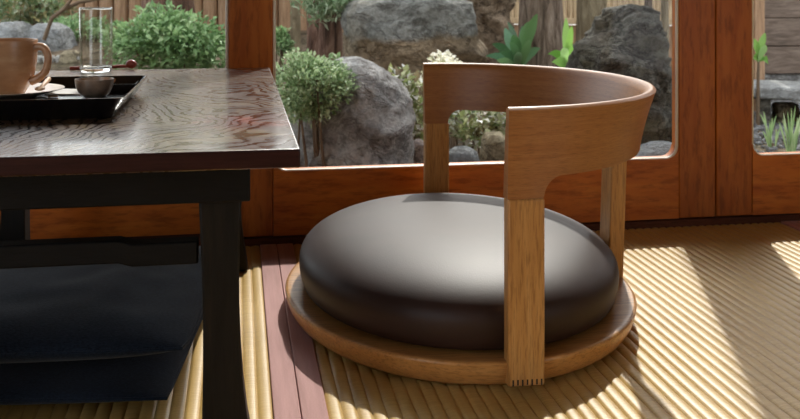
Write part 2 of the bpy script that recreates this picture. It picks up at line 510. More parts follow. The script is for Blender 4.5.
ring, uvr = [], []
arc = 0; prev = None
mb = MB(); allr = []; alluv = []
for ph in phs:
    zb = zbot(ph)
    sec = []
    M1 = 9
    for k in range(M1 + 1):
        z = zb + (ZT - .004 - zb) * k / M1
        sec.append((0, z))
    r = []
    for inner in (False, True):
        ks = sec if not inner else list(reversed(sec))
        if inner:
            for t in (.25, .5, .75):
                u = 1.
                o = rail_xy(ph, u, False); i_ = rail_xy(ph, u, True)
                f = t
                r.append((o[0] + (i_[0] - o[0]) * f, o[1] + (i_[1] - o[1]) * f, ZT - .004 + .004 * math.sin(PI * t)))
        for _, z in ks:
            u = max(0., (z - ZB0) / (ZT - ZB0))
            x, y = rail_xy(ph, u, inner)
            r.append((x, y, z))
    p = Vector(r[M1])
    if prev is not None: arc += (p - prev).length
    prev = p
    allr.append(r); alluv.append([(arc, q[2]) for q in r])
n = len(allr[0])
vv = [p for r in allr for p in r]; uu = [p for r in alluv for p in r]
ff = []
for i in range(len(allr) - 1):
    for j in range(n):
        a, b = i * n + j, i * n + (j + 1) % n
        ff.append((a, a + n, b + n, b))
ff.append(tuple(range(n))); ff.append(tuple(reversed(range((len(allr) - 1) * n, len(allr) * n))))
mb.add(vv, ff, uu)
mb.build('back_rail', M['oak_rail'], CH, angle=50)
def post(x0, x1, y0, y1, z0, z1, dxt=0, dyt=0, parent=CH):
    m = MB()
    m.add([(x0, y0, z0), (x1, y0, z0), (x1, y1, z0), (x0, y1, z0), (x0 + dxt, y0 + dyt, z1), (x1 + dxt, y0 + dyt, z1), (x1 + dxt, y1 + dyt, z1), (x0 + dxt, y1 + dyt, z1)],
          [(3, 2, 1, 0), (4, 5, 6, 7), (0, 1, 5, 4), (1, 2, 6, 5), (2, 3, 7, 6), (3, 0, 4, 7)])
    return m.build('post', M['oak'], parent, bevel=.003, segs=3)
for s in (-1, 1):
    ya, yb = sorted((s * .349, s * .325))
    p_ = MB().box(.0004, STUB - .0002, ya, yb, .0095, ZB0).build('post', M['oak'], CH, bevel=.003, segs=3)
    mj = MB()
    for k in range(7):
        x = .006 + k * .0062
        yy = s * .3492
        mj.box(x, x + .0022, min(yy, yy - s * .004), max(yy, yy - s * .004), .0105 + .001 * (k % 2), .0185)
    mj.build('finger_joint', M['seam'], p_, smooth=False)
post(.2495, .2755, -.025, .025, .037, ZB1 + .004, .008)

# ------------------------------------------------------------------ low table
TZ = .359
TX0, TX1, TY0, TY1 = -.466, .060, .943, 1.893
T = thing('low_table', 'low table with glossy grained top and black underframe, tray on it', 'table', ((TX0 + TX1) / 2, (TY0 + TY1) / 2, 0))
cx, cy = T.location.x, T.location.y
def tb(x0, x1, y0, y1, z0, z1): return MB().box(x0 - cx, x1 - cx, y0 - cy, y1 - cy, z0, z1)
tt = tb(TX0, TX1, TY0, TY1, TZ - .019, TZ).build('tabletop', M['table_top'], T, bevel=.0022, segs=3)
tt.data.materials.append(M['table_edge'])
for p_ in tt.data.polygons:
    if abs(p_.normal.z) < .5: p_.material_index = 1
LX, LYN, LYF, LW = (-.389, -.020), 1.068, 1.775, .046
AY0, AY1 = 1.030, 1.81
AX0, AX1 = -.420, .012
tb(AX0, AX1, AY0, AY0 + .03, .289, TZ - .0195).build('apron', M['black_wood'], T, bevel=.002)
tb(AX0, AX1, AY1 - .03, AY1, .289, TZ - .0195).build('apron', M['black_wood'], T, bevel=.002)
for x in LX:
    tb(x - .016, x + .016, AY0 + .031, AY1 - .031, .297, TZ - .0195).build('side_apron', M['black_wood'], T, bevel=.002)
def leg(x, y, s):
    R = [(.288, 0), (.25, -.002), (.2, -.0028), (.16, -.0024), (.12, -.0008), (.08, .0022), (.045, .0066), (.018, .0115), (.0006, .0135)]
    Lf = [(.288, 0), (.22, .003), (.16, .0045), (.1, .0045), (.05, .0035), (.0006, .0025)]
    poly = [(LW / 2 + o, z) for z, o in reversed(R)] + [(-LW / 2 + o, z) for z, o in Lf]
    if s < 0: poly = [(-a, z) for a, z in reversed(poly)]
    poly = [(x - cx + a, z) for a, z in poly]
    MB().prism_xz(poly, y - .022 - cy, y + .022 - cy).build('leg', M['black_wood_v'], T, bevel=.0025)
for x in LX:
    for y in (LYN, LYF):
        leg(x, y, 1 if x > -.2 else -1)
def stretcher(y):
    x0, x1 = LX[0] + LW / 2 + .001, LX[1] - LW / 2 - .001
    zt, zb, dz, q = .2462, .2215, .0042, .070
    top = [(x0, zt - dz), (x0 + q, zt - dz), (x0 + q + .014, zt), (x1 - q - .014, zt), (x1 - q, zt - dz), (x1, zt - dz)]
    bot = [(x1, zb - dz), (x1 - q, zb - dz), (x1 - q - .014, zb), (x0 + q + .014, zb), (x0 + q, zb - dz), (x0, zb - dz)]
    MB().prism_xz([(a - cx, z) for a, z in reversed(top + bot)], y - .012 - cy, y + .012 - cy).build('stretcher', M['black_wood'], T, bevel=.002)
stretcher(LYN); stretcher(LYF)

# ------------------------------------------------------------------ zabuton cushions
def zabuton(loc, rz, hx, hy, th, seed, label, rnd=.055):
    root = thing('floor_cushion', label, 'cushion', loc, rz, 'navy floor cushions stacked under the table')
    n = 56
    def rc(u, v): return 1 - rnd * (abs(u) ** 5) * (abs(v) ** 5)
    def grid(sgn):
        rows = []
        for j in range(n + 1):
            row = []
            for i in range(n + 1):
                u, v = math.sin(PI / 2 * (2 * i / n - 1)), math.sin(PI / 2 * (2 * j / n - 1))
                x = hx * u * (1 - .02 * (1 - v * v)) * rc(u, v); y = hy * v * (1 - .02 * (1 - u * u)) * rc(u, v)
                z = th * max(0, (1 - abs(u) ** 3.2) * (1 - abs(v) ** 3.2)) ** .5
                wr = noise.noise(Vector((x * 9 + seed, y * 9, sgn))) * .006 + noise.noise(Vector((x * 26 + seed, y * 20, sgn * 3))) * .0032
                z += wr * min(1, z / th) * (1 if sgn > 0 else .25)
                row.append((x, y, th + sgn * z if sgn > 0 else th - min(z, th * .99)))
            rows.append(row)
        return rows
    m = MB(); m.rings(grid(1), close=False)
    r2 = grid(-1); m.rings([list(reversed(r)) for r in r2], close=False)
    m.build('cover', M['denim'], root, angle=80)
    pts = []
    for k in range(4):
        for i in range(16):
            s = -1 + 2 * i / 16
            u, v = ((s, -1), (1, s), (-s, 1), (-1, -s))[k]
            pts.append((hx * u * (1 - .02 * (1 - v * v)) * rc(u, v), hy * v * (1 - .02 * (1 - u * u)) * rc(u, v), th))
    pts.append(pts[0])
    MB().tube(pts, .0022, 6).build('piping', M['denim'], root)
    return root
rz = math.radians(-5.8)
zabuton((-.318, 1.458, .001), rz - .02, .270, .268, .0275, 3.1, 'lower navy denim floor cushion, lying on the tatami under the table', .012)
zabuton((-.312, 1.414, .048), rz + .012, .275, .224, .034, 8.7, 'upper navy denim floor cushion, plump, on top of the other one', .04)

# ------------------------------------------------------------------ tray and what stands on it
TRX0, TRX1, TRY0, TRY1, TRH = -.431, -.134, 1.177, 1.474, .0265
TR = thing('serving_tray', 'square black lacquer tray with raised slanted rim on the low table', 'tray', ((TRX0 + TRX1) / 2, (TRY0 + TRY1) / 2, TZ + .0003))
def rr(hx, hy, r, z, n=6):
    pts = []
    for cxs, cys, a0 in ((1, 1, 0), (-1, 1, PI / 2), (-1, -1, PI), (1, -1, 3 * PI / 2)):
        for k in range(n + 1):
            a = a0 + PI / 2 * k / n
            pts.append((cxs * (hx - r) + r * math.cos(a), cys * (hy - r) + r * math.sin(a), z))
    return pts
w = (TRX1 - TRX0) / 2
mb = MB()
mb.rings([rr(w - .02, w - .02, .012, 0), rr(w - .017, w - .017, .012, .0015), rr(w - .002, w - .002, .014, TRH - .002), rr(w, w, .014, TRH), rr(w - .003, w - .003, .012, TRH),
          rr(w - .004, w - .004, .012, TRH - .002), rr(w - .018, w - .018, .01, .007), rr(w - .022, w - .022, .009, .006)], True, True, True)
mb.build('tray_body', M['black_lacquer'], TR, angle=50)
TF = TZ + .0066                                   # tray floor

def on(px, py, z):
    d = FPX * (H - z) / (py - YH)
    p = P(px, py, d); return p.x, p.y
# saucer + cup
cpos = (lambda p: (p.x, p.y))(P(5, 90, 1.30))
SA = tag(MB().lathe([(.030, 0), (.036, .0015), (.060, .0085), (.076, .0125), (.0775, .0135), (.0765, .0142), (.06, .0105), (.034, .0045), (.01, .004)], 64).build('saucer', M['saucer'], angle=70),
         'pale round saucer under the brown coffee cup', 'saucer')
SA.location = (*cpos, TF)
CUP = thing('coffee_cup', 'large brown stoneware coffee cup with thick handle on pale saucer', 'cup', (*cpos, TF + .0049), math.radians(-12))
pr = [(.022, 0), (.026, .001), (.0275, .004), (.033, .012), (.0395, .026), (.0425, .042), (.0432, .058), (.0435, .0655), (.0428, .0672), (.0415, .0668), (.0408, .06), (.040, .042), (.036, .024), (.028, .012), (.01, .008)]
pr = [(r * .97, z * 1.135) for r, z in pr]
MB().lathe(pr, 64).build('cup_body', M['ceramic'], CUP, angle=70)
hp = [(.0395, .0625), (.045, .0665), (.0535, .0655), (.059, .057), (.0597, .045), (.0555, .032), (.046, .0235), (.036, .0195)]
hpts = []
for i in range(len(hp) - 1):
    for k in range(4):
        t = k / 4
        p0, p1, p2, p3 = hp[max(i - 1, 0)], hp[i], hp[i + 1], hp[min(i + 2, len(hp) - 1)]
        hpts.append(tuple(.5 * (2 * p1[c] + (p2[c] - p0[c]) * t + (2 * p0[c] - 5 * p1[c] + 4 * p2[c] - p3[c]) * t * t + (3 * p1[c] - p0[c] - 3 * p2[c] + p3[c]) * t ** 3) for c in (0, 1)))
hpts.append(hp[-1])
MB().tube([(x, 0, z) for x, z in hpts], [.0062 - .0012 * math.sin(PI * i / (len(hpts) - 1)) for i in range(len(hpts))], 12).build('handle', M['ceramic'], CUP)
MB().lathe([(.0392, .062), (.02, .0622)], 48, cap0=False).build('coffee', plain('black_coffee', (.02, .008, .004), .1), CUP)
# wooden spoon on the saucer
SP = thing('wooden_spoon', 'small pale wooden spoon resting on the saucer beside the cup', 'spoon', (0, 0, 0))
sa, sb = P(39, 88, 1.265), P(49, 79, 1.33)
zs = TF + .0145
a, b = Vector((sa.x, sa.y, zs + .002)), Vector((sb.x, sb.y, zs + .010))
MB().tube([a.lerp(b, t) for t in (.2, .5, .8, 1.)], [.0024, .0027, .0034, .003], 8).build('spoon_handle', M['spoon_wood'], SP)
m = MB()
dirv = (b - a).normalized()
side = dirv.cross(Vector((0, 0, 1))).normalized(); upv = side.cross(dirv)
rs = []
for i in range(9):
    t = i / 8; r = .0068 * math.sin(PI * min(.97, max(.03, t)))
    c = a + dirv * (t * .02 - .004)
    rs.append([c + side * r * math.cos(2 * PI * k / 14) + upv * r * .42 * math.sin(2 * PI * k / 14) for k in range(14)])
m.rings(rs, True, True, True).build('spoon_bowl', M['spoon_wood'], SP)
# small bowl
bx, by = on(94.5, 97, TF)
BO = tag(MB().lathe([(.012, 0), (.0155, .0008), (.021, .006), (.0248, .014), (.0263, .0235), (.0262, .0252), (.0252, .0252), (.0243, .022), (.022, .013), (.015, .0055), (.004, .004)], 48).build('sauce_bowl', M['pewter'], angle=70),
         'small grey-brown rounded bowl at the front of the black tray', 'bowl')
BO.location = (bx, by, TF + .0003)
# square dish right of bowl and round dish behind
DI = tag(MB().rings([rr(.022, .03, .004, 0), rr(.024, .032, .005, .009), rr(.0255, .0335, .005, .0125), rr(.0240, .032, .004, .0125), rr(.022, .030, .004, .004)], True, True, True).build('square_dish', M['dark_glaze'], angle=50),
         'small square black dish on the tray, right of the small bowl', 'dish')
p = on(123, 90.5, TF); DI.location = (p[0] - .004, p[1], TF + .0003)
p = on(80, 86.0, TF + .004)
RD = tag(MB().lathe([(.014, 0), (.017, .001), (.024, .0065), (.0255, .0088), (.0245, .009), (.016, .003), (.004, .0025)], 48).build('round_dish', M['dark_glaze'], angle=70),
         'little round black dish half hidden behind the small bowl', 'dish')
RD.location = (p[0] - .006, p[1] + .021, TF + .0003)
dl = DI.location
CK = tag(MB().lathe([(.004, 0), (.0095, .0015), (.011, .0045), (.0095, .0075), (.004, .0088)], 20, 1.0, .75).build('cookie', M['cookie']), 'small brown biscuit on the square black dish behind the bowl', 'biscuit')
CK.location = (dl.x - .0165, dl.y + .018, TF + .0044); CK.scale = (.95, .95, 1.5)
# paper packet
m = MB(); p = on(66, 94, TF)
m.add([(-.026, -.012, 0), (.022, -.015, 0), (.028, .012, .0), (-.018, .016, 0), (-.026, -.012, .0022), (.022, -.015, .0012), (.028, .012, .005), (-.018, .016, .0066)],
      [(3, 2, 1, 0), (4, 5, 6, 7), (0, 1, 5, 4), (1, 2, 6, 5), (2, 3, 7, 6), (3, 0, 4, 7)])
o = tag(m.build('paper_napkin', M['paper'], smooth=False), 'folded white paper napkin on the tray in front of the saucer', 'napkin')
o.location = (p[0], p[1] - .002, TF + .0003)
p = on(53, 97.6, TF)
o = tag(MB().box(-.0065, .0065, -.003, .003, 0, .003).build('wooden_pick', M['spoon_wood'], bevel=.001), 'short flat wooden pick at the napkin’s left end on the tray', 'pick')
o.location = (p[0], p[1], TF + .0003)
# tumbler on the table behind the tray
gx, gy = on(96, 72.0, TZ)
GL = tag(MB().lathe([(.0294, .0105), (.0298, .03), (.0303, .1175), (.0300, .119), (.0295, .1195), (.0290, .119), (.0286, .1175), (.0281, .03), (.0277, .0105)], 64, cap0=False, cap1=False).build('drinking_glass', M['thin_glass'], angle=50),
         'tall clear drinking glass standing on the table behind the tray', 'glass')
GL.location = (gx, gy, TZ + .0005)
MB().lathe([(.022, 0), (.0275, .0008), (.0290, .004), (.0294, .0104), (.0276, .0104), (.0255, .0085), (.02, .0072), (.005, .007)], 64).build('glass_base', M['tumbler'], GL, angle=50)
MB().lathe([(.0292, .1175), (.0303, .1185), (.0300, .1199), (.0294, .1202), (.0288, .1199), (.0284, .1185)], 64, cap0=False, cap1=False).build('rim', M['tumbler'], GL, angle=70)
# red stick with a knob
ST = thing('wooden_stick', 'red lacquered stick with round knob lying behind the glass and tray', 'stick', (0, 0, 0))
x0, y0 = on(63, 74.0, TZ); x1, y1 = on(127, 69.0, TZ)
y0 -= 0.01
a, b = Vector((x0, y0 + .03, TZ + .004)), Vector((x1, y1 + .0, TZ + .0055))
if a.y < gy + .037: a.y = gy + .037
if b.y < gy + .037: b.y = gy + .037
MB().tube([a, a.lerp(b, .5), b], [.0036, .0032, .003], 10).build('shaft', M['red_wood'], ST)
m = MB().lathe([(.002, -.0085), (.006, -.0065), (.0085, -.002), (.0088, .002), (.006, .0065), (.002, .0085)], 20)
m.v = [(q[2] * 1.2 + b.x + .008, q[1] + b.y, q[0] + TZ + .0094) for q in m.v]
m.build('knob', M['red_wood'], ST)

# ------------------------------------------------------------------ garden
def gz(x, y):
    t = min(1, max(0, (y - 3.0) / 3.2)); t = t * t * (3 - 2 * t)
    if x > 1.3: t *= max(0., 1 - (x - 1.3) / .6)
    return -.26 + .45 * t + .02 * noise.noise(Vector((x * 1.7, y * 1.7, 0)))
m = MB(); nx, ny = 70, 70
rows = [[(-6 + 13 * i / nx, 2.06 + 9 * (j / ny) ** 1.4, 0) for i in range(nx + 1)] for j in range(ny + 1)]
rows = [[(x, y, gz(x, y) + .012 * noise.noise(Vector((x * 9, y * 9, 2)))) for x, y, _ in r] for r in rows]
m.rings(rows, close=False)
o = struct(m.build('ground', M['soil'])); o.name = 'ground'
struct(MB().box(XL - .2, XR + .2, 2.052, 2.14, -.45, -.03).build('trim_3', M['rock_grey'], smooth=False, bevel=.01))   # foundation curb

def rock(name, rows, d, depth, mat, label, cat='rock', group=None, amp=.05, seed=0, sq=2.3, freq=3.0):
    """cross sections stacked upward: rows of (py, left px, right px) at distance d."""
    zs, cs, hw = [], [], []
    for py, l, r in rows:
        pl, pr_ = P(l, py, d), P(r, py, d)
        zs.append(pl.z); cs.append((pl + pr_) / 2); hw.append((pr_ - pl).length / 2)
    base = gz(cs[-1].x, cs[-1].y) - .04
    zs.append(min(base, zs[-1] - .02)); cs.append(cs[-1].copy()); hw.append(hw[-1] * 1.02)
    c0 = Vector((cs[-1].x, cs[-1].y, 0))
    NR, NS = (72, 120) if amp > .018 else (20, 40)
    order = list(range(len(zs)))[::-1]
    Z = [zs[i] for i in order]; X = [hw[i] for i in order]
    CX = [(cs[i] - c0).dot(Vector((RX, RY, 0))) for i in order]
    rings = []
    for j in range(NR + 1):
        z = Z[0] + (Z[-1] - Z[0]) * (1 - (1 - j / NR) ** 1.5)
        h = float(np.interp(z, Z, X)); cxx = float(np.interp(z, Z, CX))
        dd = depth / 2 * (h / max(X)) ** .7
        ring = []
        for k in range(NS):
            a = 2 * PI * k / NS
            ca, sa_ = math.cos(a), math.sin(a)
            ex = 2 / sq
            lx = math.copysign(abs(ca) ** ex, ca) * h; ly = math.copysign(abs(sa_) ** ex, sa_) * dd
            q = Vector(((cxx + lx) * RX - ly * RY, (cxx + lx) * RY + ly * RX, z))
            sp = Vector((q.x * freq + seed, q.y * freq, q.z * freq))
            nn = noise.fractal(sp, .75, 2.1, 6) * amp * 1.1 + (noise.ridged_multi_fractal(sp * 1.4, .9, 2.1, 5, 1., 2.) - 1.2) * amp * .75
            out = Vector((q.x - cxx * RX, q.y - cxx * RY, 0))
            out.z = 0
            if out.length > 1e-6: out.normalize()
            q += out * nn + Vector((0, 0, nn * .35 * (j / NR)))
            ring.append((q.x, q.y, q.z - Z[0]))
        rings.append(ring)
    mm = MB().rings(rings, True, True, True)
    o = mm.build(name, mat, angle=70)
    o.location = (c0.x, c0.y, Z[0])
    return tag(o, label, cat, group)
rock('garden_rock', [(60, 336, 358), (64, 325, 374), (72, 312, 388), (84, 300, 400), (100, 292, 408), (125, 284, 412), (160, 280, 414)], 3.0, .42, M['rock_grey'],
     'rounded grey rock nearest the window behind the left shrub', 'rock', 'garden rocks', .024, 2, 2.2, 3.2)
rock('garden_rock', [(-3, 360, 460), (3, 350, 469), (14, 346, 472), (38, 345, 476), (48, 342, 481), (80, 338, 486), (120, 336, 490)], 4.4, .5, M['rock_block'],
     'broad flat-topped grey rock in the middle of the garden', 'rock', 'garden rocks', .03, 9, 3.2)
rock('garden_rock', [(-14, 474, 498), (-4, 468, 512), (14, 466, 505), (40, 468, 512), (60, 462, 520), (100, 456, 526)], 4.9, .45, M['rock_brown'],
     'brown rock tucked behind the right end of the flat grey rock', 'rock', 'garden rocks', .05, 15, 2.4)
rock('garden_rock', [(7, 630, 640), (12, 620, 649), (22, 604, 656), (36, 592, 662), (56, 584, 668), (90, 576, 674), (130, 570, 677), (170, 565, 680)], 3.15, .45, M['rock_dark'],
     'tall dark rugged pointed rock at the right of the middle window', 'rock', 'garden rocks', .045, 24, 2.2, 5)
rock('garden_stone', [(22, 6, 20), (26, -4, 26), (36, -14, 31), (58, -18, 36)], 5.7, .45, M['rock_pale'], 'pale domed stone at far left behind the brown cup', 'stone', 'garden stones', .015, 31)
rock('garden_stone', [(23, 40, 58), (28, 35, 68), (40, 32, 73), (56, 34, 76)], 5.5, .4, M['rock_pale'], 'grey boulder left of the drinking glass, beside the pale dome', 'stone', 'garden stones', .02, 35)
rock('garden_stone', [(50, 64, 76), (53, 60, 82), (60, 58, 84)], 5.15, .12, M['stone_beige'], 'low beige stone seen just left of the glass', 'stone', 'garden stones', .008, 39)
rock('garden_stone', [(148, 455, 470), (152, 449, 476), (165, 446, 480)], 3.3, .14, M['rock_pale'], 'low pale grey stone between the chair posts, left one', 'stone', 'garden stones', .008, 41)
rock('garden_stone', [(133, 486, 500), (139, 481, 505), (160, 478, 508)], 3.35, .14, M['stone_beige'], 'brownish stone between the chair posts, right one', 'stone', 'garden stones', .01, 43)
rock('garden_stone', [(140, 415, 422), (144, 411, 426), (160, 409, 428)], 3.2, .09, M['stone_pink'], 'small pinkish stone left of the far chair post', 'stone', 'garden stones', .005, 45)
rock('garden_stone', [(158, 390, 398), (161, 386, 402), (170, 384, 404)], 2.95, .06, M['stone_beige'], 'small yellowish stone at the window sill right of the grey rock', 'stone', 'garden stones', .004, 47)
rock('garden_stone', [(143, 648, 672), (148, 636, 684), (160, 628, 692)], 2.75, .2, M['rock_pale'], 'pale flat stone at the foot of the dark pointed rock', 'stone', 'garden stones', .008, 49)
def ground_d(px, py):
    d = 3.0
    while d < 9:
        q = P(px, py, d)
        if q.z <= gz(q.x, q.y) + .004: break
        d += .02
    return d
for k in range(8):
    px = 33 + k * 6.4
    rock('white_pebble', [(55 + (k % 3) * .4, px - 1.5, px + 1.5), (57, px - 3, px + 3), (59, px - 3.2, px + 3.2), (61, px - 2.6, px + 2.6)], ground_d(px, 61), .05, M['pebble'],
         'white pebble in the row seen between cup and glass', 'pebble', 'white pebble row', .002, 60 + k)

def leaf_quad(m, c, nrm, dirn, L, W, fold=.25):
    s = nrm.cross(dirn)
    if s.length < 1e-5: s = Vector((1, 0, 0))
    s.normalize(); dn = dirn.normalized(); nn = dn.cross(s)
    p0 = c; p3 = c + dn * L + nn * (-.12 * L)
    mid = c + dn * L * .5
    a, b = mid + s * W / 2 + nn * fold * W, mid - s * W / 2 + nn * fold * W
    m.add([p0, a, p3, b, mid], [(0, 4, 1), (1, 4, 2), (2, 4, 3), (3, 4, 0)])
def rvec():
    while True:
        v = Vector((rng.uniform(-1, 1), rng.uniform(-1, 1), rng.uniform(-1, 1)))
        if .05 < v.length < 1: return v
def shrub(name, box, d, n, L, mat, label, cat='shrub', depth=None, W=None, clumps=14, stems=6, group='garden shrubs', fill=.32):
    l, t, r, b = box
    c = P((l + r) / 2, (t + b) / 2, d)
    hw = (r - l) * d / FPX / 2; hh = (b - t) * d / FPX / 2; hd = (depth or hw * 1.6) / 2
    base = Vector((c.x, c.y, gz(c.x, c.y)))
    root = thing(name, label, cat, base, 0, group)
    m = MB()
    rt, fw = Vector((RX, RY, 0)), Vector((FX, FY, 0))
    cl = []
    for _ in range(clumps):
        v = rvec(); v.normalize(); v *= rng.uniform(.45, .75)
        cl.append(v)
    for _ in range(n):
        q = rng.choice(cl) + rvec() * fill * 1.25
        if q.length > 1.05: q *= 1.05 / q.length
        pos = c + rt * q.x * hw + fw * q.y * hd + Vector((0, 0, q.z * hh)) - base
        dirn = (rt * q.x + fw * q.y + Vector((0, 0, q.z * .6 + .3))).normalized() * .7 + rvec()
        nrm = Vector((0, 0, 1)) + rvec() * .9
        s = rng.uniform(.7, 1.25)
        leaf_quad(m, pos, nrm.normalized(), dirn.normalized(), L * s, (W or L * .5) * s)
    m.build('foliage', mat, root, smooth=False)
    ms = MB()
    for k in range(stems):
        v = cl[k % len(cl)]
        tip = c + rt * v.x * hw * .9 + fw * v.y * hd * .9 + Vector((0, 0, v.z * hh * .9)) - base
        st = Vector((v.x * hw * .25, v.y * hd * .25, -.03))
        mid = st.lerp(tip, .5) + rvec() * .03
        ms.tube([st, mid, tip], [.007, .005, .002], 6)
    ms.build('stems', M['twig'], root)
    return root
shrub('shrub', (110, 6, 232, 80), 3.9, 4200, .034, M['leaf_mid'], 'wide mid-green leafy shrub behind the table, right of the glass', clumps=34, depth=.5, stems=10)
shrub('shrub', (262, 52, 355, 121), 2.85, 4600, .019, M['leaf_pale'], 'pale green mounded shrub in front of the grey rock at left', clumps=44, depth=.26, stems=8, fill=.3)
shrub('shrub', (258, 26, 292, 58), 4.1, 600, .026, M['leaf_mid'], 'small green bush behind the left wooden post', clumps=10)
shrub('shrub', (360, 62, 438, 150), 3.35, 560, .042, M['leaf_var'], 'sparse shrub with white-edged leaves right of the grey rock', clumps=20, depth=.25, stems=12)
shrub('flowering_shrub', (418, 50, 476, 96), 3.7, 500, .024, M['leaf_white'], 'white-blossomed shrub showing just above the far chair rail', clumps=14, depth=.22, W=.018)
shrub('shrub', (434, 96, 520, 150), 3.5, 480, .038, M['leaf_var'], 'pale speckled shrub seen through the gap under the chair rail', clumps=18, depth=.25, stems=10)
shrub('shrub', (-20, -8, 84, 30), 6.2, 1500, .045, M['leaf_back'], 'deep green loose shrub at top left behind the cup', clumps=26, depth=.6, stems=10)
shrub('shrub', (40, 14, 124, 48), 5.9, 900, .04, M['leaf_mid'], 'green shrub right behind the drinking glass', clumps=18, depth=.4, stems=8)

def blade_plant(name, px, py, d, blades, mat, label, cat='plant', group=None, hubbed=True):
    c = P(px, py, d)
    base = Vector((c.x, c.y, gz(c.x, c.y)))
    hub = c.z - base.z if hubbed else 0.
    root = thing(name, label, cat, base, 0, group)
    m = MB(); rt = Vector((RX, RY, 0)); fw = Vector((FX, FY, 0))
    for (tpx, tpy, wpx, dd, bend) in blades:
        tip = P(tpx, tpy, d + dd) - base
        root_p = Vector((0, 0, hub - .01)) + rt * rng.uniform(-.02, .02) + fw * dd * .2
        W = wpx * d / FPX
        n = 9
        mid = root_p.lerp(tip, .55) + Vector((0, 0, bend))
        side = rt.copy()
        tv = (tip - root_p).normalized()
        side = (tv.cross(-fw)).normalized()
        cs = []
        for i in range(n + 1):
            t = i / n
            p_ = root_p * (1 - t) ** 2 + mid * 2 * t * (1 - t) + tip * t * t
            ww = W / 2 * (math.sin(PI * min(.985, t ** .8 * .96 + .02)) ** .8 * (.35 + .65 * min(1, t * 1.6)))
            cs.append((p_ - side * ww - fw * ww * .35, p_, p_ + side * ww - fw * ww * .35))
        m.rings([list(r) for r in cs], close=False)
    m.build('leaves', mat, root, angle=80)
    ms = MB().tube([(0, 0, -.03), (0, 0, hub * .5 + .01), (.004, 0, hub + .03)], [.012, .01, .006], 8)
    ms.build('stem', M['twig'], root)
    return root
blade_plant('broadleaf_plant', 520, 70, 4.05, [(537, 14, 12, -.1, .05), (528, 22, 12, 0, .06), (505, 28, 11, .1, .04), (492, 44, 10, 0, .06), (513, 35, 12, -.15, .05), (500, 52, 10, -.2, .05), (530, 40, 10, -.2, .03), (522, 26, 9, .1, .02), (540, 48, 9, 0, .05), (486, 56, 9, -.1, .05), (510, 42, 9, -.3, .04), (497, 60, 9, -.3, .03), (518, 52, 10, -.3, .03), (508, 22, 8, .15, .05), (532, 30, 8, .2, .04)],
            M['leaf_dark'], 'dark green broad-leaved plant left of the big trunk', 'plant', 'broad-leaved plants')
blade_plant('broadleaf_plant', 569, 72, 3.95, [(566, 18, 9, .1, .03), (572, 26, 8, 0, .04), (585, 48, 11, -.1, .09), (548, 54, 9, -.1, .07), (578, 58, 11, -.2, .08), (558, 58, 10, -.2, .06), (590, 56, 9, 0, .07), (572, 44, 10, -.3, .05), (563, 48, 10, -.3, .05), (582, 62, 10, -.35, .06), (552, 62, 9, -.35, .05)],
            M['leaf_lime'], 'bright green broad-leaved plant right of the big trunk', 'plant', 'broad-leaved plants')
for i, (px, d, lab, tips) in enumerate([
    (772, 4.5, 'thin grass clump near the left edge of the right window', [(762, 108), (768, 118), (775, 112), (779, 124), (770, 130), (765, 126)]),
    (790, 4.2, 'taller grass clump with bent blades at the far right window', [(781, 116), (786, 108), (794, 103), (800, 112), (805, 106), (790, 124), (797, 128)])]):
    blade_plant('grass_clump', px, 152, d, [(a + j, b + abs(j) * 2, 2.2, rng.uniform(-.06, .06), .03) for a, b in tips for j in (-2.5, 1.5)], M['grass'], lab, 'grass', 'grass clumps', False)
blade_plant('leafy_seedling', 758, 60, 5.3, [(765, 33, 8, 0, .03), (752, 38, 8, 0, .03), (766, 45, 8, -.05, .02), (764, 58, 9, 0, .05), (752, 60, 8, 0, .05), (768, 64, 7, 0, .05)], M['leaf_lime'], 'bright leafy sprig beside the wooden post at right window', 'plant')

